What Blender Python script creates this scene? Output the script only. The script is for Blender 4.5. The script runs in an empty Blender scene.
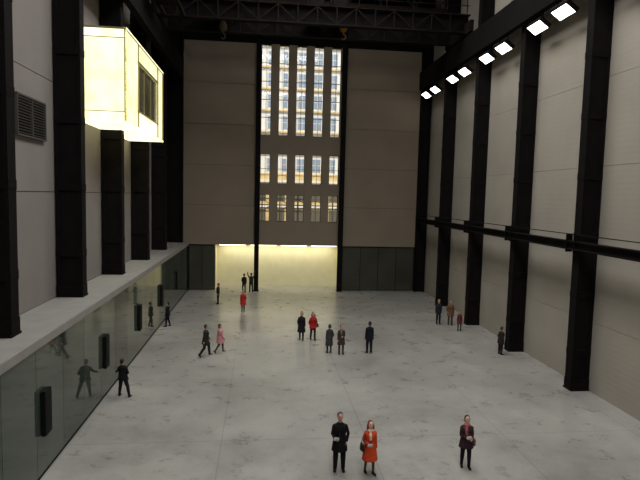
import bpy, math, random
from mathutils import Vector, Matrix
from mathutils.bvhtree import BVHTree
random.seed(7)
PI=math.pi
# ------------------------------------------------------------------ materials
def srgb(r,g,b):
    f=lambda c:(c/255/12.92) if c/255<=0.04045 else ((c/255+0.055)/1.055)**2.4
    return (f(r),f(g),f(b),1)
MATS={}
def mat(name,col,rough=0.6,metal=0.0,var=0.0,scale=4.0,bump=0.0,bscale=30,emit=0,spec=0.5,ecol=None):
    if name in MATS: return MATS[name]
    m=bpy.data.materials.new(name); m.use_nodes=True
    nt=m.node_tree; b=nt.nodes['Principled BSDF']
    b.inputs['Base Color'].default_value=col
    b.inputs['Roughness'].default_value=rough
    b.inputs['Metallic'].default_value=metal
    b.inputs['Specular IOR Level'].default_value=spec
    tc=nt.nodes.new('ShaderNodeTexCoord')
    if var>0:
        n=nt.nodes.new('ShaderNodeTexNoise'); n.inputs['Scale'].default_value=scale; n.inputs['Detail'].default_value=5
        nt.links.new(tc.outputs['Object'],n.inputs['Vector'])
        r=nt.nodes.new('ShaderNodeValToRGB')
        r.color_ramp.elements[0].position=0.3; r.color_ramp.elements[1].position=0.7
        r.color_ramp.elements[0].color=tuple(c*(1-var) for c in col[:3])+(1,)
        r.color_ramp.elements[1].color=tuple(min(1,c*(1+var)) for c in col[:3])+(1,)
        nt.links.new(n.outputs['Fac'],r.inputs['Fac']); nt.links.new(r.outputs['Color'],b.inputs['Base Color'])
    if bump>0:
        n2=nt.nodes.new('ShaderNodeTexNoise'); n2.inputs['Scale'].default_value=bscale
        nt.links.new(tc.outputs['Object'],n2.inputs['Vector'])
        bp=nt.nodes.new('ShaderNodeBump'); bp.inputs['Strength'].default_value=bump
        nt.links.new(n2.outputs['Fac'],bp.inputs['Height']); nt.links.new(bp.outputs['Normal'],b.inputs['Normal'])
    if emit>0:
        b.inputs['Emission Color'].default_value=ecol or col
        b.inputs['Emission Strength'].default_value=emit
    MATS[name]=m
    return m
STEEL=mat('black_steel',srgb(20,17,17),0.8,0,0.25,3,0.15,40,spec=0.1)
STEEL2=mat('dark_roof_steel',srgb(30,25,22),0.85,0,0.2,2,spec=0.08)
BACKW=mat('back_wall_panel',srgb(136,124,109),0.9,0,0.06,0.5,0.05,60,spec=0.1)
DARKJ=mat('panel_joint_dark',srgb(66,60,54),0.9,spec=0.1)
LEFTW=mat('left_wall_panel',srgb(136,129,125),0.9,0,0.05,0.7,spec=0.1)
LEDGE=mat('ledge_concrete',srgb(142,139,134),0.8,0,0.08,1.5,spec=0.2)
CREAM=mat('cream_wall',srgb(230,225,188),0.8,0,0.04,2)
ROOFM=mat('roof_dark',srgb(20,17,16),0.95,spec=0.05)
YEL=mat('crane_yellow',srgb(150,106,44),0.7,0,0.3,6)
RUBBER=mat('black_cabinet',srgb(14,14,15),0.6,spec=0.2)
GRILL=mat('louvre_grey',srgb(70,66,62),0.7)
def ribbed(name,col,freq):
    m=mat(name,col,0.85,0,0.07,0.4,spec=0.15); nt=m.node_tree; b=nt.nodes['Principled BSDF']
    tc=nt.nodes.new('ShaderNodeTexCoord'); w=nt.nodes.new('ShaderNodeTexWave')
    w.bands_direction='Z'; w.inputs['Scale'].default_value=freq; w.inputs['Distortion'].default_value=0
    nt.links.new(tc.outputs['Object'],w.inputs['Vector'])
    bp=nt.nodes.new('ShaderNodeBump'); bp.inputs['Strength'].default_value=0.12; bp.inputs['Distance'].default_value=0.012
    nt.links.new(w.outputs['Fac'],bp.inputs['Height']); nt.links.new(bp.outputs['Normal'],b.inputs['Normal'])
    return m
RIGHTW=ribbed('right_wall_ribbed',srgb(160,153,142),1.3)
def floor_mat():
    m=bpy.data.materials.new('polished_concrete'); m.use_nodes=True; nt=m.node_tree; b=nt.nodes['Principled BSDF']
    L=nt.links.new
    tc=nt.nodes.new('ShaderNodeTexCoord')
    n=nt.nodes.new('ShaderNodeTexNoise'); n.inputs['Scale'].default_value=0.25; n.inputs['Detail'].default_value=9; n.inputs['Roughness'].default_value=0.66
    L(tc.outputs['Object'],n.inputs['Vector'])
    r=nt.nodes.new('ShaderNodeValToRGB')
    r.color_ramp.elements[0].position=0.34; r.color_ramp.elements[1].position=0.66
    r.color_ramp.elements[0].color=srgb(142,140,135); r.color_ramp.elements[1].color=srgb(178,175,169)
    L(n.outputs['Fac'],r.inputs['Fac'])
    n3=nt.nodes.new('ShaderNodeTexNoise'); n3.inputs['Scale'].default_value=1.1; n3.inputs['Detail'].default_value=12; n3.inputs['Roughness'].default_value=0.75
    L(tc.outputs['Object'],n3.inputs['Vector'])
    r3=nt.nodes.new('ShaderNodeValToRGB'); r3.color_ramp.elements[0].position=0.36; r3.color_ramp.elements[1].position=0.6
    r3.color_ramp.elements[0].color=(0.84,0.84,0.83,1); r3.color_ramp.elements[1].color=(1,1,1,1)
    L(n3.outputs['Fac'],r3.inputs['Fac'])
    mx=nt.nodes.new('ShaderNodeMix'); mx.data_type='RGBA'; mx.blend_type='MULTIPLY'; mx.inputs['Factor'].default_value=1
    L(r.outputs['Color'],mx.inputs['A']); L(r3.outputs['Color'],mx.inputs['B'])
    br=nt.nodes.new('ShaderNodeTexBrick'); br.offset=0; br.squash=1
    br.inputs['Scale'].default_value=1; br.inputs['Mortar Size'].default_value=0.022; br.inputs['Mortar Smooth'].default_value=0.3
    br.inputs['Brick Width'].default_value=5.0; br.inputs['Row Height'].default_value=6.1
    br.inputs['Color1'].default_value=(1,1,1,1); br.inputs['Color2'].default_value=(0.93,0.93,0.93,1); br.inputs['Mortar'].default_value=(0.68,0.68,0.68,1)
    mp2=nt.nodes.new('ShaderNodeMapping'); mp2.inputs['Location'].default_value=(-3.75+20,0.6+12.2,0)
    L(tc.outputs['Object'],mp2.inputs['Vector']); L(mp2.outputs['Vector'],br.inputs['Vector'])
    mx2=nt.nodes.new('ShaderNodeMix'); mx2.data_type='RGBA'; mx2.blend_type='MULTIPLY'; mx2.inputs['Factor'].default_value=1
    L(mx.outputs['Result'],mx2.inputs['A']); L(br.outputs['Color'],mx2.inputs['B'])
    L(mx2.outputs['Result'],b.inputs['Base Color'])
    rr=nt.nodes.new('ShaderNodeMapRange'); rr.inputs['To Min'].default_value=0.2; rr.inputs['To Max'].default_value=0.38
    L(n3.outputs['Fac'],rr.inputs['Value']); L(rr.outputs['Result'],b.inputs['Roughness'])
    b.inputs['Specular IOR Level'].default_value=0.45
    return m
FLOOR=floor_mat()
def glass_dark(name,col,rough,spec):
    return mat(name,col,rough,0.0,0.15,0.5,spec=spec)
LGLASS=glass_dark('grey_glass',srgb(68,76,67),0.05,0.75)
LGLASS2=glass_dark('grey_glass_dark',srgb(54,60,53),0.05,0.75)
BGLASS=glass_dark('end_dark_glass',srgb(66,66,58),0.12,0.4)
def clear_glass():
    m=bpy.data.materials.new('clear_glazing'); m.use_nodes=True; nt=m.node_tree
    for n in list(nt.nodes): nt.nodes.remove(n)
    o=nt.nodes.new('ShaderNodeOutputMaterial'); t=nt.nodes.new('ShaderNodeBsdfTransparent'); g=nt.nodes.new('ShaderNodeBsdfGlossy')
    t.inputs['Color'].default_value=(0.95,0.96,0.96,1); g.inputs['Roughness'].default_value=0.02
    mx=nt.nodes.new('ShaderNodeMixShader'); f=nt.nodes.new('ShaderNodeFresnel'); f.inputs['IOR'].default_value=1.4
    nt.links.new(f.outputs['Fac'],mx.inputs['Fac']); nt.links.new(t.outputs[0],mx.inputs[1]); nt.links.new(g.outputs[0],mx.inputs[2]); nt.links.new(mx.outputs[0],o.inputs[0])
    return m
CLEAR=clear_glass()
# ------------------------------------------------------------------ mesh builder
class MB:
    def __init__(s): s.v=[];s.f=[];s.m=[];s.mats=[];s.sm=[]
    def mi(s,m):
        if m not in s.mats: s.mats.append(m)
        return s.mats.index(m)
    def add(s,vs,fs,m,smooth=False):
        o=len(s.v); s.v+= [tuple(v) for v in vs]; k=s.mi(m)
        for f in fs: s.f.append(tuple(i+o for i in f)); s.m.append(k); s.sm.append(smooth)
    def box(s,x0,x1,y0,y1,z0,z1,m):
        vs=[(x0,y0,z0),(x1,y0,z0),(x1,y1,z0),(x0,y1,z0),(x0,y0,z1),(x1,y0,z1),(x1,y1,z1),(x0,y1,z1)]
        s.add(vs,[(0,3,2,1),(4,5,6,7),(0,1,5,4),(1,2,6,5),(2,3,7,6),(3,0,4,7)],m)
    def bar(s,a,b,w,m,h=None):
        a=Vector(a);b=Vector(b);d=(b-a).normalized(); h=h or w
        up=Vector((0,0,1)) if abs(d.z)<0.95 else Vector((0,1,0))
        x=d.cross(up).normalized(); y=d.cross(x)
        vs=[p+x*i*w/2+y*j*h/2 for p in (a,b) for i,j in ((-1,-1),(1,-1),(1,1),(-1,1))]
        s.add(vs,[(0,3,2,1),(4,5,6,7),(0,1,5,4),(1,2,6,5),(2,3,7,6),(3,0,4,7)],m)
    def rings(s,rs,m,n=14,cap=True,smooth=True):
        vs=[];fs=[]
        for c,ax,ay in rs:
            for i in range(n):
                a=2*PI*i/n; vs.append(Vector(c)+Vector(ax)*math.cos(a)+Vector(ay)*math.sin(a))
        for k in range(len(rs)-1):
            for i in range(n):
                j=(i+1)%n; fs.append((k*n+i,k*n+j,(k+1)*n+j,(k+1)*n+i))
        if cap:
            fs.append(tuple(range(n-1,-1,-1))); fs.append(tuple((len(rs)-1)*n+i for i in range(n)))
        s.add(vs,fs,m,smooth)
    def tube(s,pts,rad,m,n=10,smooth=True,flat=1.0,ref=None):
        pts=[Vector(p) for p in pts]; rs=[]
        for i,p in enumerate(pts):
            d=(pts[min(i+1,len(pts)-1)]-pts[max(i-1,0)]).normalized()
            r0=Vector(ref) if ref else (Vector((0,1,0)) if abs(d.y)<0.9 else Vector((1,0,0)))
            x=d.cross(r0)
            if x.length<1e-4: x=d.cross(Vector((1,0,0.01)))
            x.normalize(); y=d.cross(x).normalized()
            r=rad[i] if hasattr(rad,'__len__') else rad
            rs.append((p,x*r,y*r*flat))
        s.rings(rs,m,n,True,smooth)
    def limb(s,pts,rad,m,n=12):
        pts=[Vector(p) for p in pts]
        d0=(pts[1]-pts[0]).normalized(); d1=(pts[-1]-pts[-2]).normalized()
        P=[pts[0]-d0*rad[0]*0.8,pts[0]-d0*rad[0]*0.5]+pts+[pts[-1]+d1*rad[-1]*0.5,pts[-1]+d1*rad[-1]*0.8]
        Rr=[rad[0]*0.35,rad[0]*0.8]+list(rad)+[rad[-1]*0.8,rad[-1]*0.35]
        s.tube(P,Rr,m,n)
    def ell(s,c,r,m,M=None,n=14,k=9):
        c=Vector(c); vs=[];fs=[]
        M=M or Matrix.Identity(3)
        vs.append(c+M@Vector((0,0,-r[2])))
        for j in range(1,k):
            t=-PI/2+PI*j/k
            for i in range(n):
                a=2*PI*i/n
                vs.append(c+M@Vector((r[0]*math.cos(t)*math.cos(a),r[1]*math.cos(t)*math.sin(a),r[2]*math.sin(t))))
        vs.append(c+M@Vector((0,0,r[2])))
        for i in range(n): fs.append((0,1+(i+1)%n,1+i))
        for j in range(k-2):
            for i in range(n):
                a=1+j*n+i;b=1+j*n+(i+1)%n; fs.append((a,b,b+n,a+n))
        T=len(vs)-1
        for i in range(n): fs.append((T,1+(k-2)*n+i,1+(k-2)*n+(i+1)%n))
        s.add(vs,fs,m,True)
    def mesh(s,name):
        me=bpy.data.meshes.new(name); me.from_pydata(s.v,[],s.f)
        for m in s.mats: me.materials.append(m)
        me.polygons.foreach_set('material_index',s.m); me.polygons.foreach_set('use_smooth',s.sm)
        me.update(); return me
    def obj(s,name,loc=(0,0,0),rz=0,bevel=0,parent=None):
        ob=bpy.data.objects.new(name,s.mesh(name)); bpy.context.collection.objects.link(ob)
        ob.location=loc; ob.rotation_euler=(0,0,rz)
        if bevel:
            bv=ob.modifiers.new('bevel','BEVEL'); bv.width=bevel; bv.segments=2; bv.limit_method='ANGLE'
        if parent: ob.parent=parent
        return ob
# ------------------------------------------------------------------ room shell
XL,XR=-8.05,14.7; YB=46.5; YF=-7; ZC=26.5; ZL=4.18
COLY=[-2.6,3.6,9.75,15.9,21.95,27.95,34.05,40.15]
b=MB(); b.box(-8.4,14.9,YF-0.3,YB+2.5,-0.3,0,FLOOR); b.obj('floor')
b=MB(); b.box(XL-0.4,XL-0.1,YF-0.3,YB+2.5,0,ZC,DARKJ)
ys=[YF]+COLY+[YB]
for i in range(len(ys)-1):
    for z0,z1 in ((ZL,8.3),(8.33,12.5),(12.53,16.7),(16.73,21.0),(21.03,ZC)):
        b.box(XL-0.1,XL,ys[i]+0.01,ys[i+1]-0.01,z0,z1,LEFTW)
b.obj('wall_left')
b=MB(); b.box(XR+0.1,XR+0.4,YF-0.3,YB+2.5,0,ZC,DARKJ)
for i in range(len(ys)-1):
    for z0,z1 in ((0.0,3.1),(3.115,6.2),(6.215,10.0),(10.015,13.8),(13.815,17.6),(17.615,22),(22.015,ZC)):
        b.box(XR,XR+0.1,ys[i]+0.01,ys[i+1]-0.01,z0,z1,RIGHTW)
b.obj('wall_right')
b=MB(); b.box(XL-0.4,XR+0.4,YF-0.6,YF-0.3,0,ZC,LEFTW); b.obj('wall_rear')
WX0,WX1=-0.2,6.65
b=MB()
def panels(x0,x1,z0,z1,rows,cols):
    b.box(x0,x1,YB+0.12,YB+0.6,z0,z1,DARKJ)
    for i in range(cols):
        for j in range(rows):
            a=x0+(x1-x0)*i/cols; c=x0+(x1-x0)*(i+1)/cols; d=z0+(z1-z0)*j/rows; e=z0+(z1-z0)*(j+1)/rows
            b.box(a+0.01,c-0.01,YB,YB+0.14,d+0.012,e-0.012,BACKW)
panels(XL,-0.65,4.0,21.2,5,1); panels(7.1,XR,4.0,21.2,5,1)
panels(-0.65,WX0,4.0,21.2,4,1); panels(WX1,7.1,4.0,21.2,4,1)
panels(WX0,WX1,4.0,6.1,1,1)
b.box(WX0,WX1,YB,YB+0.6,12.0,13.55,BACKW)
b.box(XL,XR,YB-0.02,YB+0.6,21.2,ZC,ROOFM)
pw=0.83; mw=(WX1-WX0-5*pw)/4
for i in range(4):
    x=WX0+pw+(pw+mw)*i
    b.box(x,x+mw,YB,YB+0.6,6.1,12.0,BACKW); b.box(x,x+mw,YB,YB+0.6,13.55,21.2,BACKW)
for i in range(5):
    x=WX0+(pw+mw)*i
    b.box(x,x+pw,YB+0.05,YB+0.55,8.45,9.35,BACKW)
b.box(XL,-4.0,YB+0.3,YB+0.6,0,4.0,DARKJ); b.box(7.1,XR,YB+0.3,YB+0.6,0,4.0,DARKJ)
b.obj('wall_back')
k=0
FRM=mat('window_frame_grey',srgb(70,66,60),0.6)
for i in range(5):
    x=WX0+(pw+mw)*i
    for z0,z1,n in ((6.1,8.45,2),(9.35,12.0,2),(13.55,21.2,5)):
        k+=1; g=MB()
        g.box(x+0.03,x+pw-0.03,YB+0.3,YB+0.315,z0+0.03,z1-0.03,CLEAR)
        for a in (x,x+pw-0.03): g.box(a,a+0.03,YB+0.25,YB+0.36,z0,z1,FRM)
        g.box(x+pw/2-0.014,x+pw/2+0.014,YB+0.26,YB+0.35,z0,z1,FRM)
        for j in range(n+1):
            zz=z0+(z1-z0)*j/n; zz=min(max(zz,z0+0.025),z1-0.025)
            g.box(x+0.03,x+pw-0.03,YB+0.25,YB+0.36,zz-0.02,zz+0.02,FRM)
        g.obj('window_%d'%k)
b=MB()
b.box(-4.0,7.1,YB+2.2,YB+2.4,0,4.1,CREAM); b.box(-4.2,-4.0,YB+0.6,YB+2.4,0,4.1,CREAM); b.box(7.1,7.3,YB+0.6,YB+2.4,0,4.1,CREAM)
b.box(-4.2,7.3,YB+0.6,YB+2.4,4.0,4.2,CREAM)
b.obj('wall_recess')
LAMPW=mat('warm_tube',srgb(255,240,190),0.5,emit=4,ecol=(1.0,0.92,0.72,1))
b=MB()
for i in range(4):
    x=-3.7+i*2.72; b.box(x,x+2.3,YB+1.0,YB+1.12,3.86,3.93,LAMPW); b.box(x-0.04,x+2.34,YB+0.94,YB+1.18,3.93,3.995,LEDGE)
b.obj('strip_lamp')
for nm,(x0,x1,n) in {'a':(-6.2,-4.0,2),'b':(7.2,13.7,4)}.items():
    g=MB(); w=(x1-x0)/n
    for i in range(n):
        g.box(x0+i*w+0.02,x0+(i+1)*w-0.02,YB+0.02,YB+0.1,0.03,3.9,BGLASS)
        g.box(x0+i*w-0.02,x0+i*w+0.02,YB,YB+0.1,0,3.95,STEEL)
    g.obj('glass_screen')
g=MB()
y=YF; i=0
while y<YB-0.1:
    y1=min(y+2.04,YB-0.02)
    g.box(-6.36,-6.3,y+0.012,y1-0.012,0.06,3.86,LGLASS if (i%3) else LGLASS2)
    y=y1; i+=1
g.box(-6.5,-6.36,YF,YB,0,3.86,DARKJ); g.box(-6.38,-6.285,YF,YB,0,0.06,STEEL)
g.obj('glass_wall_left')
b=MB(); b.box(XL,-6.27,YF,YB-0.02,3.94,ZL-0.01,LEDGE); b.box(-6.3,-6.24,YF,YB-0.02,3.88,ZL-0.03,LEDGE); b.obj('trim_1',bevel=0.01)
b=MB()
b.box(XL-0.4,-0.5,YF-0.6,YB+0.6,ZC,ZC+0.4,ROOFM); b.box(7.5,XR+0.4,YF-0.6,YB+0.6,ZC,ZC+0.4,ROOFM)
b.box(-0.5,7.5,35,YB+0.6,ZC,ZC+0.4,ROOFM)
b.obj('ceiling')
SKY=mat('skylight_glass',srgb(220,230,235),0.4,emit=1.5,ecol=(0.85,0.93,1,1))
b=MB(); b.box(-0.9,7.9,YF-0.6,35.4,ZC+0.5,ZC+0.56,SKY)
yy=YF
while yy<35: b.box(-0.9,7.9,yy-0.05,yy+0.05,ZC+0.42,ZC+0.5,STEEL2); yy+=2
b.obj('skylight')
# ------------------------------------------------------------------ steel columns
def column(side,y0,zb):
    c=MB(); H=ZC-zb-0.02
    D=1.0 if side<0 else 0.86
    sx=-1 if side<0 else 1
    def bx(a0,a1,yy0,yy1,z0,z1,m=STEEL):
        a,bb=sorted((a0*sx,a1*sx)); c.box(a,bb,yy0,yy1,z0,z1,m)
    bx(0,0.06,-0.24,0.24,0,H); bx(D-0.07,D-0.005,-0.24,0.24,0,H)
    bx(0.05,D-0.05,-0.19,-0.15,0,H); bx(0.05,D-0.05,0.15,0.19,0,H)
    for ax in (0.06,D-0.15):
        for yy in (-0.23,0.19): bx(ax,ax+0.08,yy,yy+0.04,0,H)
    bx(-0.03,D,-0.32,0.32,0,0.06); bx(-0.015,D-0.002,-0.27,0.27,0.06,0.5)
    z=1.6
    while z<H-0.5:
        bx(-0.012,D-0.002,-0.25,0.25,z,z+0.28)
        for yy in (-0.16,0.0,0.16):
            for dz in (0.07,0.21): c.ell((-0.012*sx,yy,z+dz),(0.02,0.022,0.022),STEEL,n=6,k=4)
        for xx in (0.2,D/2,D-0.2):
            for dz in (0.07,0.21): c.ell((xx*sx,-0.252,z+dz),(0.022,0.02,0.022),STEEL,n=6,k=4)
        z+=2.6
    c.obj('steel_column',(-7.02 if side<0 else 13.83,y0,zb))
for y in COLY: column(-1,y,ZL); column(1,y,0.0)
for x in (-0.42,6.92):
    c=MB(); c.box(-0.2,0.2,-0.5,-0.46,0,21.4,STEEL); c.box(-0.2,0.2,-0.06,-0.02,0,21.4,STEEL); c.box(-0.03,0.03,-0.46,-0.06,0,21.4,STEEL)
    for z in range(1,21,2): c.box(-0.18,0.18,-0.46,-0.06,z,z+0.03,STEEL)
    c.box(-0.25,0.25,-0.53,-0.02,0,0.05,STEEL)
    c.obj('wall_post',(x,YB-0.01,0))
c=MB(); c.box(13.75,14.6,YB-0.35,YB-0.3,0,26,STEEL); c.box(13.75,13.81,YB-0.6,YB-0.05,0,26,STEEL); c.box(14.54,14.6,YB-0.6,YB-0.05,0,26,STEEL); c.obj('corner_post')
c=MB(); c.box(-8.0,-6.7,YB-0.35,YB-0.3,ZL,26,STEEL); c.box(-6.76,-6.7,YB-0.6,YB-0.05,ZL,26,STEEL); c.box(-8.0,-7.94,YB-0.6,YB-0.05,ZL,26,STEEL); c.obj('corner_post')
c=MB(); c.box(13.5,13.78,YF,YB-0.7,6.32,6.37,STEEL); c.box(13.5,13.78,YF,YB-0.7,6.66,6.71,STEEL); c.box(13.62,13.66,YF,YB-0.7,6.37,6.66,STEEL)
c.bar((13.64,YF,7.0),(13.64,YB-0.7,7.0),0.04,STEEL)
for y in COLY:
    c.box(13.5,13.8,y-0.3,y-0.26,6.2,7.02,STEEL); c.box(13.5,13.8,y+0.26,y+0.3,6.2,7.02,STEEL)
c.obj('horizontal_beam')
def runway(x0,x1,nm):
    c=MB(); s0,s1=min(x0,x1),max(x0,x1)
    y0=YF; y1=YB-0.7
    c.box(s0,s1,y0,y1,17.75,17.83,STEEL); c.box(s0,s1,y0,y1,19.2,19.28,STEEL)
    xm=x0; c.box(xm-0.03 if x0<0 else xm, xm if x0<0 else xm+0.03,y0,y1,17.83,19.2,STEEL)
    y=y0
    while y<y1:
        c.box(s0+0.04,s1-0.04,y,y+0.04,17.83,19.2,STEEL); y+=1.2
    c.box((s0+s1)/2-0.06,(s0+s1)/2+0.06,y0,y1,19.28,19.38,STEEL2)
    c.obj(nm)
runway(-6.6,-6.97,'crane_runway_girder'); runway(13.42,13.78,'crane_runway_girder')
for y in [9.4,15.5,21.6,27.7,33.8,39.9,45.0]:
    c=MB()
    for z in (22.3,25.9):
        c.box(-6.85,13.6,-0.15,-0.09,z,z+0.3,STEEL2); c.box(-6.85,13.6,0.09,0.15,z,z+0.3,STEEL2); c.box(-6.85,13.6,-0.2,0.2,z-0.03,z,STEEL2)
    n=8; w=20.4/n
    for i in range(n):
        a=-6.8+i*w
        p,q=((a,0,22.45),(a+w,0,26.0)) if i%2 else ((a,0,26.0),(a+w,0,22.45))
        c.bar(p,q,0.16,STEEL2); c.bar((a,0,22.4),(a,0,26.1),0.12,STEEL2)
    c.bar((13.5,0,22.4),(13.5,0,26.1),0.12,STEEL2)
    c.obj('roof_truss',(0,y,0))
c=MB()
for x in (-5,-2,1,4,7,10,12.5): c.box(x-0.08,x+0.08,35,YB-0.1,25.0,25.25,STEEL2)
for y in (35,37,38.6,41.3,42.6,43.8): c.box(-6.8,13.6,y-0.06,y+0.06,24.75,25.0,STEEL2)
c.obj('roof_purlins')
c=MB()
for y in (35.6,38.4):
    c.box(-6.9,13.7,y-0.25,y+0.25,19.55,19.63,STEEL2); c.box(-6.9,13.7,y-0.25,y+0.25,20.7,20.78,STEEL2)
    for i in range(16):
        a=-6.8+i*1.275; c.bar((a,y-0.2,19.63),(a,y-0.2,20.7),0.08,STEEL2)
        p,q=((a,y-0.2,19.65),(a+1.275,y-0.2,20.7)) if i%2 else ((a,y-0.2,20.7),(a+1.275,y-0.2,19.65))
        c.bar(p,q,0.07,STEEL2)
    c.box(-6.9,13.7,y+0.12,y+0.16,19.63,20.7,STEEL)
    c.bar((-6.8,y-0.3,21.8),(13.6,y-0.3,21.8),0.05,STEEL2); c.bar((-6.8,y-0.3,21.3),(13.6,y-0.3,21.3),0.04,STEEL2)
    for i in range(12): x=-6.7+i*1.83; c.bar((x,y-0.3,20.75),(x,y-0.3,21.8),0.05,STEEL2)
for x in (-6.75,13.5):
    c.box(x-0.1,x+0.15,34.6,39.4,19.45,20.2,STEEL2)
    for y in (35.2,38.8): c.rings([((x-0.06,y,19.62),(0,0.22,0),(0,0,0.22)),((x+0.08,y,19.62),(0,0.22,0),(0,0,0.22))],STEEL,16)
for x in (-2.6,3.4,5.0):
    c.box(x-0.7,x+0.7,35.5,38.5,20.8,20.95,STEEL2); c.box(x-0.45,x+0.45,36.2,37.8,20.95,21.8,STEEL)
    c.rings([((x-0.6,37,21.4),(0,0.35,0),(0,0,0.35)),((x+0.6,37,21.4),(0,0.35,0),(0,0,0.35))],STEEL2,14)
CR=c.obj('gantry_crane')
def hook(x,zb,Ym):
    c=MB()
    for dx in (-0.14,-0.05,0.05,0.14): c.tube([(dx,0,zb+0.65),(dx,0,20.9)],0.015,STEEL,6)
    for yy in (-0.16,0.12):
        c.rings([((0,yy,zb+0.5),(0.25,0,0),(0,0,0.32)),((0,yy+0.04,zb+0.5),(0.25,0,0),(0,0,0.32))],Ym,18)
    c.rings([((0,-0.11,zb+0.55),(0.2,0,0),(0,0,0.2)),((0,0.11,zb+0.55),(0.2,0,0),(0,0,0.2))],STEEL2,18)
    pts=[(0,0,zb+0.2),(0,0,zb+0.05)]
    for k in range(9):
        a=PI/2-k*PI*1.35/8; pts.append((0.14*math.cos(a),0,zb-0.14+0.17*math.sin(a)))
    c.tube(pts,[0.05,0.045]+[0.045]*6+[0.04,0.035,0.02],Ym,10)
    c.obj('crane_hook',(x,36.8,0),parent=CR)
hook(-2.75,19.0,mat('hook_dull',srgb(74,60,42),0.8)); hook(5.35,19.4,YEL)
c=MB()
c.box(-6.4,-5.0,30.5,33.4,19.5,19.65,STEEL2); c.box(-6.3,-5.3,31.0,32.6,19.65,20.9,STEEL2)
for k in range(6): c.box(-6.32,-5.28,31.0+k*0.3,31.06+k*0.3,19.65,20.92,STEEL)
c.box(-6.4,-6.2,33.3,35.5,19.5,19.7,STEEL2); c.box(-5.2,-5.0,33.3,35.5,19.5,19.7,STEEL2)
c.bar((-6.35,30.6,19.5),(-6.35,30.6,21.4),0.08,STEEL2); c.bar((-5.1,30.6,19.5),(-5.1,30.6,21.4),0.08,STEEL2)
c.obj('crane_cab',parent=CR)
# ------------------------------------------------------------------ floodlights
LPAN=mat('flood_diffuser',srgb(255,252,240),0.4,emit=6,ecol=(1.0,0.96,0.86,1))
for y in (17.9,20.2,23.8,26.1,29.9,32.2,35.8,38.1,42.0,44.3):
    c=MB(); t=math.radians(35)
    def Pq(u,v,w): return (v*math.cos(t)+w*math.sin(t), u, v*math.sin(t)-w*math.cos(t))
    def tb(u0,u1,v0,v1,w0,w1,m):
        vs=[Pq(u,v,w) for w in (w0,w1) for u,v in ((u0,v0),(u1,v0),(u1,v1),(u0,v1))]
        c.add(vs,[(0,3,2,1),(4,5,6,7),(0,1,5,4),(1,2,6,5),(2,3,7,6),(3,0,4,7)],m)
    tb(-0.66,0.66,-0.33,0.33,-0.22,0.0,STEEL); tb(-0.61,0.61,-0.28,0.28,0.0,0.02,LPAN)
    for u in (-0.5,0.5): c.bar((0,u,0.1),(0,u,0.62),0.05,STEEL)
    c.obj('floodlight',(13.62,y,17.1),0).scale=(-1,1,1)
# ------------------------------------------------------------------ light box room on left wall
def glow(name,c1,c2,st,scale):
    m=mat(name,srgb(250,246,215),0.35,emit=st); nt=m.node_tree; bb=nt.nodes['Principled BSDF']
    tc=nt.nodes.new('ShaderNodeTexCoord'); n=nt.nodes.new('ShaderNodeTexNoise'); n.inputs['Scale'].default_value=scale; n.inputs['Detail'].default_value=6
    r=nt.nodes.new('ShaderNodeValToRGB'); r.color_ramp.elements[0].position=0.35; r.color_ramp.elements[1].position=0.62
    r.color_ramp.elements[0].color=c1; r.color_ramp.elements[1].color=c2
    nt.links.new(tc.outputs['Object'],n.inputs['Vector']); nt.links.new(n.outputs['Fac'],r.inputs['Fac']); nt.links.new(r.outputs['Color'],bb.inputs['Emission Color'])
    bb.inputs['Base Color'].default_value=(0.25,0.24,0.18,1)
    return m
GLOW=glow('glowing_glass',(0.92,0.86,0.45,1),(1.0,0.99,0.68,1),1.3,0.8)
GLOW2=glow('glowing_glass_edge',(1.0,0.90,0.42,1),(1.0,0.97,0.62,1),1.7,1.5)
GLOW3=glow('glowing_glass_side',(0.80,0.72,0.34,1),(1.0,0.95,0.6,1),1.2,1.2)
FR=mat('box_frame',srgb(150,142,96),0.5)
c=MB(); x0,x1,y0,y1,z0,z1=XL+0.01,-6.05,24.8,33.6,11.45,15.6
c.box(x0,x1,y0,y1,z0,z0+0.08,GLOW2); c.box(x0,x1,y0,y1,z1-0.08,z1,FR)
def glz_y(a0,a1,b0,b1,m): c.box(a0,a1,y0+0.05,y0+0.08,b0,b1,m)
glz_y(x0+0.06,x1-0.06,z0+0.5,z1-0.45,GLOW); glz_y(x0+0.06,x1-0.06,z1-0.45,z1-0.08,GLOW2); glz_y(x0+0.06,x1-0.06,z0+0.08,z0+0.5,GLOW2)
for x in (x0,x1-0.06): c.box(x,x+0.06,y0,y0+0.12,z0,z1,GLOW2)
c.box(x0,x1,y0+0.02,y0+0.09,z0+0.48,z0+0.51,FR); c.box(x0,x1,y0+0.02,y0+0.09,z1-0.46,z1-0.43,FR)
wy0,wy1,wz0,wz1=27.2,32.0,12.35,14.65
for (a,b2,d,e,mm) in ((y0+0.1,wy0,z0+0.08,z1-0.08,GLOW3),(wy1,y1,z0+0.08,z1-0.08,GLOW3),(wy0,wy1,z0+0.08,wz0,GLOW2),(wy0,wy1,wz1,z1-0.08,GLOW3)):
    c.box(x1-0.09,x1-0.06,a,b2,d,e,mm)
for y in (y0,wy0,wy1,y1-0.06): c.box(x1-0.1,x1,y,y+0.06,z0,z1,FR)
for z in (z0,z1-0.06): c.box(x1-0.1,x1+0.005,y0,y1,z,z+0.06,GLOW2)
for z in (wz0-0.06,wz1): c.box(x1-0.1,x1+0.01,wy0,wy1+0.06,z,z+0.06,FR)
DW=mat('smoked_window',srgb(84,78,60),0.12,0,0.5,0.8,spec=0.5)
c.box(x1-0.16,x1-0.12,wy0,wy1,wz0,wz1,DW)
for y in (28.8,30.4): c.box(x1-0.12,x1-0.08,y,y+0.05,wz0,wz1,FR)
c.box(x0,x1,y1-0.1,y1,z0,z1,FR)
c.obj('illuminated_bay_window')
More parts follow.
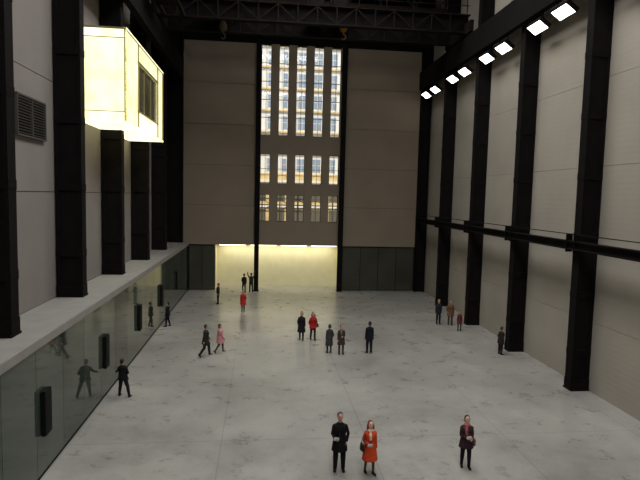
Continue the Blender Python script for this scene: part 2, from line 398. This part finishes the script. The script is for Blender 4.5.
c=MB(); c.box(0,0.03,18.45,20.75,10.2,11.5,STEEL2)
for k in range(13): c.bar((0.06,18.5,10.28+k*0.095),(0.06,20.7,10.28+k*0.095),0.09,GRILL,0.025)
for y in (18.45,19.6,20.72): c.box(0,0.12,y,y+0.05,10.2,11.5,GRILL)
c.box(0,0.12,18.45,20.77,10.16,10.22,GRILL); c.box(0,0.12,18.45,20.77,11.48,11.54,GRILL)
c.obj('wall_vent',(XL+0.001,0,0))
for y in COLY[2:]:
    c=MB(); c.box(0.02,0.15,-0.24,0.24,0,1.34,RUBBER)
    for k in range(12): c.box(0.15,0.165,-0.21,0.21,0.07+k*0.105,0.13+k*0.105,RUBBER)
    c.box(0,0.03,-0.18,0.18,0.1,1.25,STEEL); c.obj('wall_speaker',(-6.3,y,1.23),bevel=0.01)
# ------------------------------------------------------------------ outside building
FAC=mat('facade_stone',srgb(222,216,204),0.9,0,0.08,0.4)
FBR=mat('facade_brick',srgb(206,176,120),0.9,0,0.2,1.5)
FWIN=mat('facade_window',srgb(140,152,164),0.3,spec=0.5)
FDK=mat('facade_dark',srgb(92,84,68),0.8)
c=MB(); Yf=72
c.box(-14,22,Yf,Yf+6,11,34,FAC)
for j in range(8):
    z=11.6+j*2.8
    c.box(-14,22,Yf-0.35,Yf,z-0.5,z-0.3,FBR)
    for i in range(18):
        x=-13.4+i*2.0
        c.box(x,x+1.15,Yf-0.04,Yf+0.02,z,z+1.7,FWIN); c.box(x-0.08,x,Yf-0.1,Yf,z-0.1,z+1.8,FAC); c.box(x+1.15,x+1.23,Yf-0.1,Yf,z-0.1,z+1.8,FAC)
        c.box(x+0.54,x+0.6,Yf-0.08,Yf,z,z+1.7,FAC); c.box(x,x+1.15,Yf-0.08,Yf,z+0.85,z+0.92,FAC)
c.box(-14,22,Yf-1.0,Yf+4,0,11,FBR)
for j in range(3):
    z=1.0+j*3.3
    c.box(-14,22,Yf-1.3,Yf-1.0,z+2.5,z+2.8,FAC)
    for i in range(14): x=-13.5+i*2.5; c.box(x,x+1.5,Yf-1.05,Yf-0.99,z,z+2.2,FDK)
c.obj('outside_building')
c=MB()
RAILY=60
for x in range(-10,19,2): c.bar((x,RAILY,0),(x,RAILY,9.6),0.14,FDK)
for z in (6.6,7.3,8.0,9.6): c.bar((-10,RAILY,z),(18,RAILY,z),0.12,FDK)
for x in range(-10,18,2):
    c.bar((x,RAILY,6.6),(x+2,RAILY,8.0),0.07,FDK); c.bar((x,RAILY,8.0),(x+2,RAILY,6.6),0.07,FDK)
c.obj('outside_footbridge')
GR=mat('outside_paving',srgb(150,146,138),0.9,0,0.1,1)
c=MB(); c.box(-30,40,YB+2.6,90,-0.35,-0.05,GR); c.obj('outside_ground')
# ------------------------------------------------------------------ people
SKIN=mat('skin',srgb(205,160,135),0.55); SKIN2=mat('skin_pale',srgb(222,182,160),0.55)
EYE=mat('eye_dark',srgb(30,24,22),0.3); EYEW=mat('eye_white',srgb(200,190,182),0.4); LIP=mat('lips',srgb(160,85,80),0.5); WHITE=mat('paper_white',srgb(235,235,232),0.7)
def cloth(r,g,bb): return mat('cloth_%d_%d_%d'%(r,g,bb),srgb(r,g,bb),0.85,0,0.15,9,0.2,60,spec=0.2)
def hairm(r,g,bb): return mat('hair_%d_%d_%d'%(r,g,bb),srgb(r,g,bb),0.6,0,0.3,40,0.3,90)
V=Vector
HS=1.08
def nz(x,y,z): return V((x,y,z)).normalized()
STAND={'lt':nz(-.06,.02,-1),'ls':nz(-.02,-.03,-1),'rt':nz(.06,.03,-1),'rs':nz(.02,-.03,-1)}
def walk(a=0.42):
    return {'lt':nz(-.04,a,-1),'ls':nz(-.01,a*.25,-1),'rt':nz(.04,-a*.45,-1),'rs':nz(.01,-a*1.35,-1)}
def person(name,x,y,yaw,H,top,legs,hair,shoes=(22,20,20),hem=None,legpose=None,lean=(0,0),head=(0,0),
           skin=SKIN,skirt=None,female=False,flare=1.0,legr=1.0,bulk=1.0):
    lp=dict(STAND); lp.update(legpose or {})
    T=cloth(*top); Lg=cloth(*legs); HM=hairm(*hair); SH=cloth(*shoes)
    B=MB()
    up=V((lean[0],lean[1],1)).normalized(); fwd=(V((0,1,0))-up*up.y).normalized(); rt=fwd.cross(up).normalized()
    pel=V((0,0,0.93)); bw=(0.93 if female else 0.99)*bulk; thick=(1.11 if hem else 1.02)
    def tp(a,f,h): return pel+rt*a+fwd*f+up*h
    def ring(h,rx,ry,f=0): return (tp(0,f,h),rt*rx*bw*thick,fwd*ry*thick*bulk)
    waist=.148 if female else .162
    B.rings([ring(-.09,.12,.085),ring(-.06,.16,.112),ring(0.02,.172,.125),ring(.12,waist,.112),ring(.25,.168,.12,.008),ring(.36,.182,.124,.012),ring(.43,.186,.115),ring(.475,.172,.098,-.008),ring(.505,.125,.078,-.012),ring(.535,.075,.064,-.01)],T,20)
    hipw=.088
    feet=[]
    for sd,a,b2 in ((-1,'lt','ls'),(1,'rt','rs')):
        hip=pel+V((sd*hipw,0,-.03)); knee=hip+lp[a]*.43; ank=knee+lp[b2]*.42
        kf=V((0,.012,0)); q=1.0 if female else 1.12
        B.limb([hip,hip+lp[a]*.15,knee-lp[a]*.06,knee+kf,knee+lp[b2]*.12,ank-lp[b2]*.1,ank+lp[b2]*0.02],[.096*legr,.092*legr,.07*legr*q,.066*legr*q,.064*legr*q,.052*legr*q,.05*legr*q],Lg,14)
        back=lp[b2].y< -0.3
        if back: ft=nz(0,0.62,-0.78); upf=nz(0,.78,.62)
        else: ft=V((sd*.12,1,0)).normalized(); upf=V((0,0,1))
        sid=ft.cross(upf).normalized()
        a0=ank+upf*(-.045)
        B.rings([(a0-ft*.075,sid*.02,upf*.02),(a0-ft*.065,sid*.036,upf*.038),(a0,sid*.042,upf*.048),(a0+ft*.07-upf*.008,sid*.046,upf*.036),(a0+ft*.14-upf*.014,sid*.05,upf*.027),(a0+ft*.185-upf*.016,sid*.037,upf*.02),(a0+ft*.2-upf*.018,sid*.016,upf*.012)],SH,12)
        B.tube([ank+V((0,0,.03)),ank-V((0,0,.04))],[.042,.04],SH if female else Lg,10)
        feet.append(ank)
    if hem or skirt:
        hh=hem or skirt[0]; M=T if hem else cloth(*skirt[1])
        dz=pel.z-hh
        n=4
        rs=[(tp(0,0,.14),rt*(waist+.016)*bw,fwd*.125*bulk),(tp(0,0,.02),rt*.198*bw,fwd*.15*bulk)]
        spread=abs(lp['lt'].y-lp['rt'].y)
        for q in range(1,n+1):
            t=q/n; z=pel.z-dz*t; mid=V((0,(lp['lt'].y+lp['rt'].y)/2*dz*t,0))
            rs.append((V((mid.x,mid.y,z)),rt*(.2+.045*t*flare)*bw,fwd*(.155+.04*t*flare+spread*0.34*dz*t)))
        cc,ax,ay=rs[-1]; rs.append((cc+V((0,0,.035)),ax*.86,ay*.84))
        B.rings(rs,M,22)
    hx,hy=head; hup=(up*0.5+V((0,0,.5))+V((hx,hy,0))).normalized()
    hf=(fwd-hup*fwd.dot(hup)).normalized()
    nb=tp(0,-.005,.50); hc=nb+up*.05+hup*.175
    B.tube([nb,nb+up*.06,hc-hup*.07],[.062,.054,.052],skin,12)
    return dict(B=B,T=T,Lg=Lg,HM=HM,SH=SH,tp=tp,up=up,fwd=fwd,rt=rt,hc=hc,hup=hup,hf=hf,skin=skin,lp=lp,feet=feet,nb=nb)
def finish(D,name,x,y,yaw,H,arms,hairstyle,scarf=None,bag=None,hold=None,hat=None,female=False,vox=0.017,turn=0,backpack=None,gloves=None,collar=True):
    B=D['B'];tp=D['tp'];hc=D['hc'];hup=D['hup'];hf=D['hf'];skin=D['skin'];T=D['T'];HM=D['HM']
    if turn: hf=Matrix.Rotation(turn,3,hup)@hf
    hr=hf.cross(hup).normalized(); M=Matrix((hr,hf,hup)).transposed()*HS
    def hp(a,f,h): return hc+(hr*a+hf*f+hup*h)*HS
    def hring(h,rx,ry,f): return (hp(0,f,h),hr*rx*HS,hf*ry*HS)
    B.rings([hring(-.118,.022,.024,.045),hring(-.108,.042,.05,.03),hring(-.08,.058,.076,.014),hring(-.045,.069,.089,.004),hring(0,.076,.097,0),hring(.04,.077,.099,-.003),hring(.075,.068,.087,-.005),hring(.1,.049,.064,-.006),hring(.115,.022,.03,-.006)],skin,18)
    B.rings([(hp(0,.088,.012),hr*.008,hup*.012),(hp(0,.1,-.015),hr*.014,hup*.016),(hp(0,.112,-.03),hr*.012,hup*.01)],skin,8)
    for sd in (-1,1): B.ell(hp(sd*.079,-.005,-.012),(.011,.02,.032),skin,M,8,6)
    B.ell(hp(0,-.022,.032),(.088,.098,.102),HM,M,16,10)
    B.ell(hp(0,-.045,-.02),(.08,.07,.088),HM,M,14,8)
    if hairstyle=='long':
        B.rings([(hp(0,-.05,.03),hr*.09,hf*.078),(hp(0,-.055,-.06),hr*.11,hf*.07),(hp(0,-.06,-.14),hr*.118,hf*.062),(hp(0,-.065,-.2),hr*.09,hf*.045)],HM,14)
        for sd in (-1,1): B.tube([hp(sd*.072,.01,.04),hp(sd*.09,.012,-.04),hp(sd*.095,.015,-.13),hp(sd*.086,.02,-.19)],[.026,.034,.034,.014],HM,8)
    if hairstyle=='bob':
        B.rings([(hp(0,-.03,.05),hr*.096,hf*.092),(hp(0,-.04,-.03),hr*.105,hf*.08),(hp(0,-.045,-.1),hr*.095,hf*.064)],HM,14)
    if collar:
        B.rings([(tp(0,-.01,.485),D['rt']*.105,D['fwd']*.092),(tp(0,-.012,.53),D['rt']*.088,D['fwd']*.082),(tp(0,-.02,.56),D['rt']*.074,D['fwd']*.068)],T,14)
    if scarf:
        SC=cloth(*scarf); pts=[]
        for k in range(13):
            a=2*PI*k/12; pts.append(tp(.09*math.cos(a),.087*math.sin(a)+.005,.535+.012*math.sin(3*a)))
        B.tube(pts,.036,SC,10)
        B.tube([tp(.03,.1,.53),tp(.045,.16,.42),tp(.04,.165,.25)],[.03,.045,.04],SC,10,flat=.5)
    HANDS=MB()
    ends=[]
    for sd,(u,f) in ((-1,arms[0]),(1,arms[1])):
        u=V((u[0]*sd,u[1],u[2])).normalized(); f=V((f[0]*sd,f[1],f[2])).normalized()
        sh=tp(sd*.172*(0.94 if female else 1.02),-.005,.44); el=sh+u*.285; wr=el+f*.235
        B.limb([sh,sh+u*.1,el-u*.05,el,el+f*.08,wr],[.066,.06,.051,.05,.049,.04],T,12)
        n=V((-sd,0,0)) if abs(f.x)<.8 else V((0,0,-1))
        n=(n-f*n.dot(f)).normalized(); w=f.cross(n).normalized()
        if w.y<0 and abs(f.y)<.8: w=-w
        if abs(f.y)>=.8 and w.z<0: w=-w
        sk=cloth(*gloves) if gloves else skin
        HANDS.rings([(wr-f*.03,w*.024,n*.019),(wr+f*.01,w*.027,n*.018),(wr+f*.045,w*.04,n*.017),(wr+f*.085,w*.042,n*.014),(wr+f*.1,w*.036,n*.01)],sk,12)
        for i,(Lf,r) in enumerate(((.07,.0088),(.08,.009),(.074,.0088),(.058,.0078))):
            p0=wr+f*.08+w*(.031-.0205*i); cu=.35+.08*i
            d1=(f+n*cu*.5).normalized(); d2=(f+n*cu*1.4).normalized(); d3=(f*.6+n*cu*2.2).normalized()
            p1=p0+d1*Lf*.5; p2=p1+d2*Lf*.32; p3=p2+d3*Lf*.26
            HANDS.tube([p0-f*.015,p0,p1,p2,p3],[r,r,r*.96,r*.86,r*.55],sk,7)
        t0=wr+f*.025+w*.03; t1=t0+(f*.7+w*.7+n*.25).normalized()*.036; t2=t1+(f*.95+w*.25+n*.35).normalized()*.03
        HANDS.tube([t0-w*.015,t0,t1,t2],[.012,.0115,.0105,.006],sk,7)
        ends.append((wr+f*.1,f,w,n))
    src=B.mesh('tmp'); tob=bpy.data.objects.new('tmp',src); bpy.context.collection.objects.link(tob)
    rm=tob.modifiers.new('r','REMESH'); rm.mode='VOXEL'; rm.voxel_size=vox
    sm=tob.modifiers.new('s','SMOOTH'); sm.iterations=3; sm.factor=0.5
    bpy.context.view_layer.update(); dg=bpy.context.evaluated_depsgraph_get()
    em=bpy.data.meshes.new_from_object(tob.evaluated_get(dg))
    tree=BVHTree.FromPolygons([V(v) for v in B.v],B.f)
    G=MB()
    G.v=[tuple(v.co) for v in em.vertices]
    for m in B.mats: G.mi(m)
    for p in em.polygons:
        r=tree.find_nearest(p.center); G.f.append(tuple(p.vertices)); G.m.append(B.m[r[2]] if r[2] is not None else 0); G.sm.append(True)
    bpy.data.objects.remove(tob); bpy.data.meshes.remove(src); bpy.data.meshes.remove(em)
    def app(X):
        o=len(G.v); G.v+=X.v
        for f,m_,s_ in zip(X.f,X.m,X.sm): G.f.append(tuple(i+o for i in f)); G.m.append(G.mi(X.mats[m_])); G.sm.append(s_)
    app(HANDS)
    E=MB()
    for sd in (-1,1):
        E.ell(hp(sd*.031,.086,.008),(.012,.007,.006),EYEW,M,10,6); E.ell(hp(sd*.031,.0915,.008),(.007,.004,.0065),EYE,M,8,6)
        E.tube([hp(sd*.016,.094,.027),hp(sd*.032,.094,.032),hp(sd*.048,.083,.026)],.0045,HM,6)
    E.tube([hp(-.024,.082,-.063),hp(0,.092,-.061),hp(.024,.082,-.063)],[.003,.0075,.003],LIP,7)
    fw=D['fwd']
    E.tube([tp(.008,.142,.40),tp(.008,.147,.25),tp(.008,.138,.1)],.005,EYE,6)
    for h in (.36,.26,.16): E.ell(tp(.03,.145,h),(.011,.006,.011),EYE,None,8,5)
    if bag:
        kind,col,sd=bag; BG=mat('leather_%d_%d_%d'%col,srgb(*col),0.45,0,0.1,8)
        if kind=='shoulder':
            c0=tp(sd*.28,.02,.02)
            E.rings([(c0+V((0,0,-.15)),V((.05,0,0)),V((0,.13,0))),(c0+V((0,0,-.13)),V((.075,0,0)),V((0,.17,0))),(c0+V((0,0,.05)),V((.062,0,0)),V((0,.15,0))),(c0+V((0,0,.09)),V((.025,0,0)),V((0,.12,0)))],BG,12)
            E.tube([c0+V((0,-.1,.08)),tp(sd*.22,-.1,.3),tp(sd*.16,-.05,.52),tp(sd*.16,.02,.525),tp(sd*.22,.12,.32),c0+V((0,.1,.08))],.011,BG,6)
        if kind=='cross':
            c0=tp(sd*.25,.04,-.02)
            E.rings([(c0+V((0,0,-.12)),V((.05,0,0)),V((0,.12,0))),(c0+V((0,0,.06)),V((.055,0,0)),V((0,.13,0))),(c0+V((0,0,.08)),V((.02,0,0)),V((0,.12,0)))],BG,12)
            E.tube([c0+V((0,.09,.06)),tp(sd*.12,.16,.18),tp(-sd*.02,.16,.33),tp(-sd*.12,.09,.5),tp(-sd*.12,-.06,.5),tp(0,-.145,.33),tp(sd*.17,-.14,.12),c0+V((0,-.09,.06))],.01,BG,6)
    if hold=='paper':
        p=ends[1][0]; a=D['rt']; u2=(V((0,.4,.9))).normalized(); o_=V((0,.012,0))
        q=p+V((0,.01,.03)); c4=[q-a*.08-u2*.05,q+a*.08-u2*.05,q+a*.08+u2*.07,q-a*.08+u2*.07]
        E.add(c4+[v+o_ for v in c4],[(0,1,2,3),(7,6,5,4),(0,4,5,1),(2,6,7,3),(0,3,7,4),(1,5,6,2)],WHITE)
    app(E)
    zmin=min(v[2] for v in G.v); zmax=(hc+hup*.142).z; k=H/(zmax-zmin)
    G.v=[(v[0]*k,v[1]*k,(v[2]-zmin)*k) for v in G.v]
    return G.obj(name,(x,y,0),yaw)
A_HANG=((.14,.0,-1),(.05,.14,-1)); A_BEND=((.2,-.1,-1),(-.35,1,-.15)); A_FRONT=((.15,.1,-1),(-.75,.9,.05)); A_POCK=((.34,-.28,-1),(-.25,.5,-1))
A_SWF=((.1,.35,-1),(.0,.7,-1)); A_SWB=((.12,-.4,-1),(.05,-.15,-1)); A_UP=((.5,.35,.8),(.0,.3,1)); A_OUT=((.6,.3,-.8),(.7,.5,-.35)); A_HIP=((.65,-.2,-1),(-.8,.4,-.45))
def P(name,x,y,yawdeg,H,top,legs,hair,arms=(A_HANG,A_HANG),style='short',**kw):
    fk={k:kw.pop(k) for k in ('scarf','bag','hold','hat','turn','backpack','gloves','collar') if k in kw}
    fem=kw.get('female',False); vox=kw.pop('vox',0.018)
    D=person(name,x,y,0,H,top,legs,hair,**kw)
    return finish(D,name,x,y,math.radians(yawdeg),H,arms,style,female=fem,vox=vox,**fk)
P('man_in_black_coat',2.48,15.53,175,1.84,(20,19,21),(22,21,24),(38,28,22),(A_POCK,A_BEND),hem=.6,hold='paper',vox=.013,turn=.15,legr=1.12,bulk=1.04)
P('woman_in_orange_coat',3.38,15.3,188,1.66,(204,74,38),(110,76,64),(120,42,24),(A_HANG,A_BEND),'long',female=True,hem=.46,vox=.013,legr=.85,bag=('shoulder',(24,20,20),1),legpose=walk(.16),skin=SKIN2,scarf=(226,196,170),flare=1.5,hold='paper',bulk=1.1)
P('woman_in_dark_coat',6.49,15.46,172,1.69,(56,38,42),(28,24,32),(36,24,22),(A_BEND,A_FRONT),'bob',female=True,hem=.68,vox=.013,scarf=(176,92,98),bag=('cross',(120,78,84),-1),legpose=walk(.1),skin=SKIN2,bulk=1.14,legr=1.1,hold='paper')
P('man_in_dark_jacket',5.88,27.65,10,1.76,(26,28,36),(28,29,36),(30,24,20),(A_HANG,A_HANG),hem=.74,bulk=1.16,legr=1.1)
P('woman_in_grey_coat',3.71,27.75,15,1.58,(62,62,64),(34,32,34),(70,60,52),(A_HANG,A_POCK),'bob',female=True,hem=.42,bulk=1.14)
P('woman_in_brown_jacket',4.32,27.5,185,1.62,(66,58,52),(48,46,48),(60,44,34),(A_FRONT,A_HANG),'short',female=True,hem=.54,scarf=(120,108,96),bulk=1.12)
P('woman_in_black_coat',2.40,30.31,170,1.7,(30,26,34),(26,24,28),(36,28,26),(A_HANG,A_POCK),'bob',female=True,hem=.48,legpose=walk(.2),bulk=1.16)
P('woman_in_red_jacket',3.07,30.3,195,1.68,(168,36,40),(32,28,34),(46,30,24),(A_POCK,A_POCK),'long',female=True,hem=.74,legpose=walk(.15),bag=('shoulder',(22,20,22),-1),bulk=1.14,legr=1.1)
P('man_walking',-2.78,27.2,-75,1.72,(44,42,40),(42,40,42),(44,34,28),(A_SWF,A_SWB),legpose=walk(.5),hem=.66,lean=(0,.06),bulk=1.18,legr=1.1)
P('woman_in_pink_coat',-2.1,27.8,-82,1.6,(206,140,146),(54,44,50),(60,44,36),(A_SWB,A_SWF),'bob',female=True,hem=.58,legpose=walk(.42),bulk=1.2)
P('woman_in_red_coat',-1.24,37.78,170,1.6,(176,46,38),(50,40,44),(50,36,30),(A_POCK,A_HANG),'bob',female=True,hem=.58,legpose=walk(.2),bulk=1.16)
P('man_in_dark_sweater',-3.23,40.57,100,1.62,(34,34,36),(30,30,34),(34,28,24),(A_POCK,A_HANG),bulk=1.18,legr=1.1)
P('man_photographing',-1.43,45.3,20,1.68,(30,28,30),(30,28,32),(34,28,24),(A_BEND,A_HANG),bulk=1.1)
P('man_reaching_up',-.83,45.45,0,1.72,(44,40,38),(26,26,30),(34,28,24),(A_UP,A_UP),bulk=1.1)
P('boy_in_black_jacket',-5.78,33.6,90,1.58,(24,24,26),(26,26,30),(30,24,22),(A_HIP,A_HANG),hem=.76,legpose=walk(.2),bulk=1.16)
P('man_leaning',-5.55,21.9,-20,1.6,(24,24,26),(26,26,30),(34,26,22),(A_OUT,A_HIP),hem=.78,lean=(-.08,.05),legpose={'lt':nz(-.2,.1,-1),'ls':nz(-.1,-.05,-1),'rt':nz(.32,.05,-1),'rs':nz(.28,-.1,-1)},bulk=1.18,legr=1.1)
P('man_in_navy_jacket',11.93,34.1,190,1.71,(36,36,44),(32,32,38),(40,32,26),(A_POCK,A_HANG),hem=.78,bulk=1.16)
P('man_in_brown_coat',12.66,33.82,170,1.70,(104,76,54),(70,58,48),(70,52,38),(A_HANG,A_POCK),hem=.62,bulk=1.16)
P('child_in_maroon_coat',12.7,32.24,150,1.32,(92,40,40),(44,36,38),(60,44,34),(A_HANG,A_HANG),'bob',female=True,hem=.6,bulk=1.1)
P('man_by_column',13.1,27.2,-80,1.55,(40,34,38),(40,34,34),(40,30,26),(A_POCK,A_POCK),hem=.66,lean=(0,.1),bulk=1.2,legr=1.15)
# ------------------------------------------------------------------ lights
def area(name,loc,sx,sy,power,col,rot=(0,0,0)):
    l=bpy.data.lights.new(name,'AREA'); l.shape='RECTANGLE'; l.size=sx; l.size_y=sy; l.energy=power; l.color=col
    o=bpy.data.objects.new(name,l); bpy.context.collection.objects.link(o); o.location=loc; o.rotation_euler=rot
for i,y in enumerate((0,10,20,30)):
    area('skylight_daylight',(3.5,y,26.3),7.5,9.5,(1450,1550,1700,1950)[i],(1.0,0.985,0.95))
area('recess_light',(1.5,YB+1.4,3.8),10,1.0,150,(1.0,0.92,0.72))
sun=bpy.data.lights.new('sun','SUN'); sun.energy=4.0; sun.angle=0.02; sun.color=(1,0.95,0.85)
so=bpy.data.objects.new('sun',sun); bpy.context.collection.objects.link(so)
d=Vector((-0.55,0.6,-0.55)); so.rotation_euler=d.to_track_quat('-Z','Y').to_euler(); so.location=(30,-20,50)
w=bpy.data.worlds.new('w'); bpy.context.scene.world=w; w.use_nodes=True
w.node_tree.nodes['Background'].inputs[0].default_value=(0.84,0.90,1,1); w.node_tree.nodes['Background'].inputs[1].default_value=1.3
# ------------------------------------------------------------------ camera
th=math.radians(6.32); ph=math.radians(4.72); ro=math.radians(1.4)
R=Matrix.Rotation(-th,3,'Z')@Matrix.Rotation(math.pi/2-ph,3,'X')@Matrix.Rotation(ro,3,'Z')
cam=bpy.data.objects.new('camera',bpy.data.cameras.new('camera')); bpy.context.collection.objects.link(cam)
cam.matrix_world=Matrix.Translation((0,0,8.4))@R.to_4x4(); cam.data.lens=530*36/640; cam.data.clip_end=300
bpy.context.scene.camera=cam
bpy.context.scene.view_settings.view_transform='Standard'
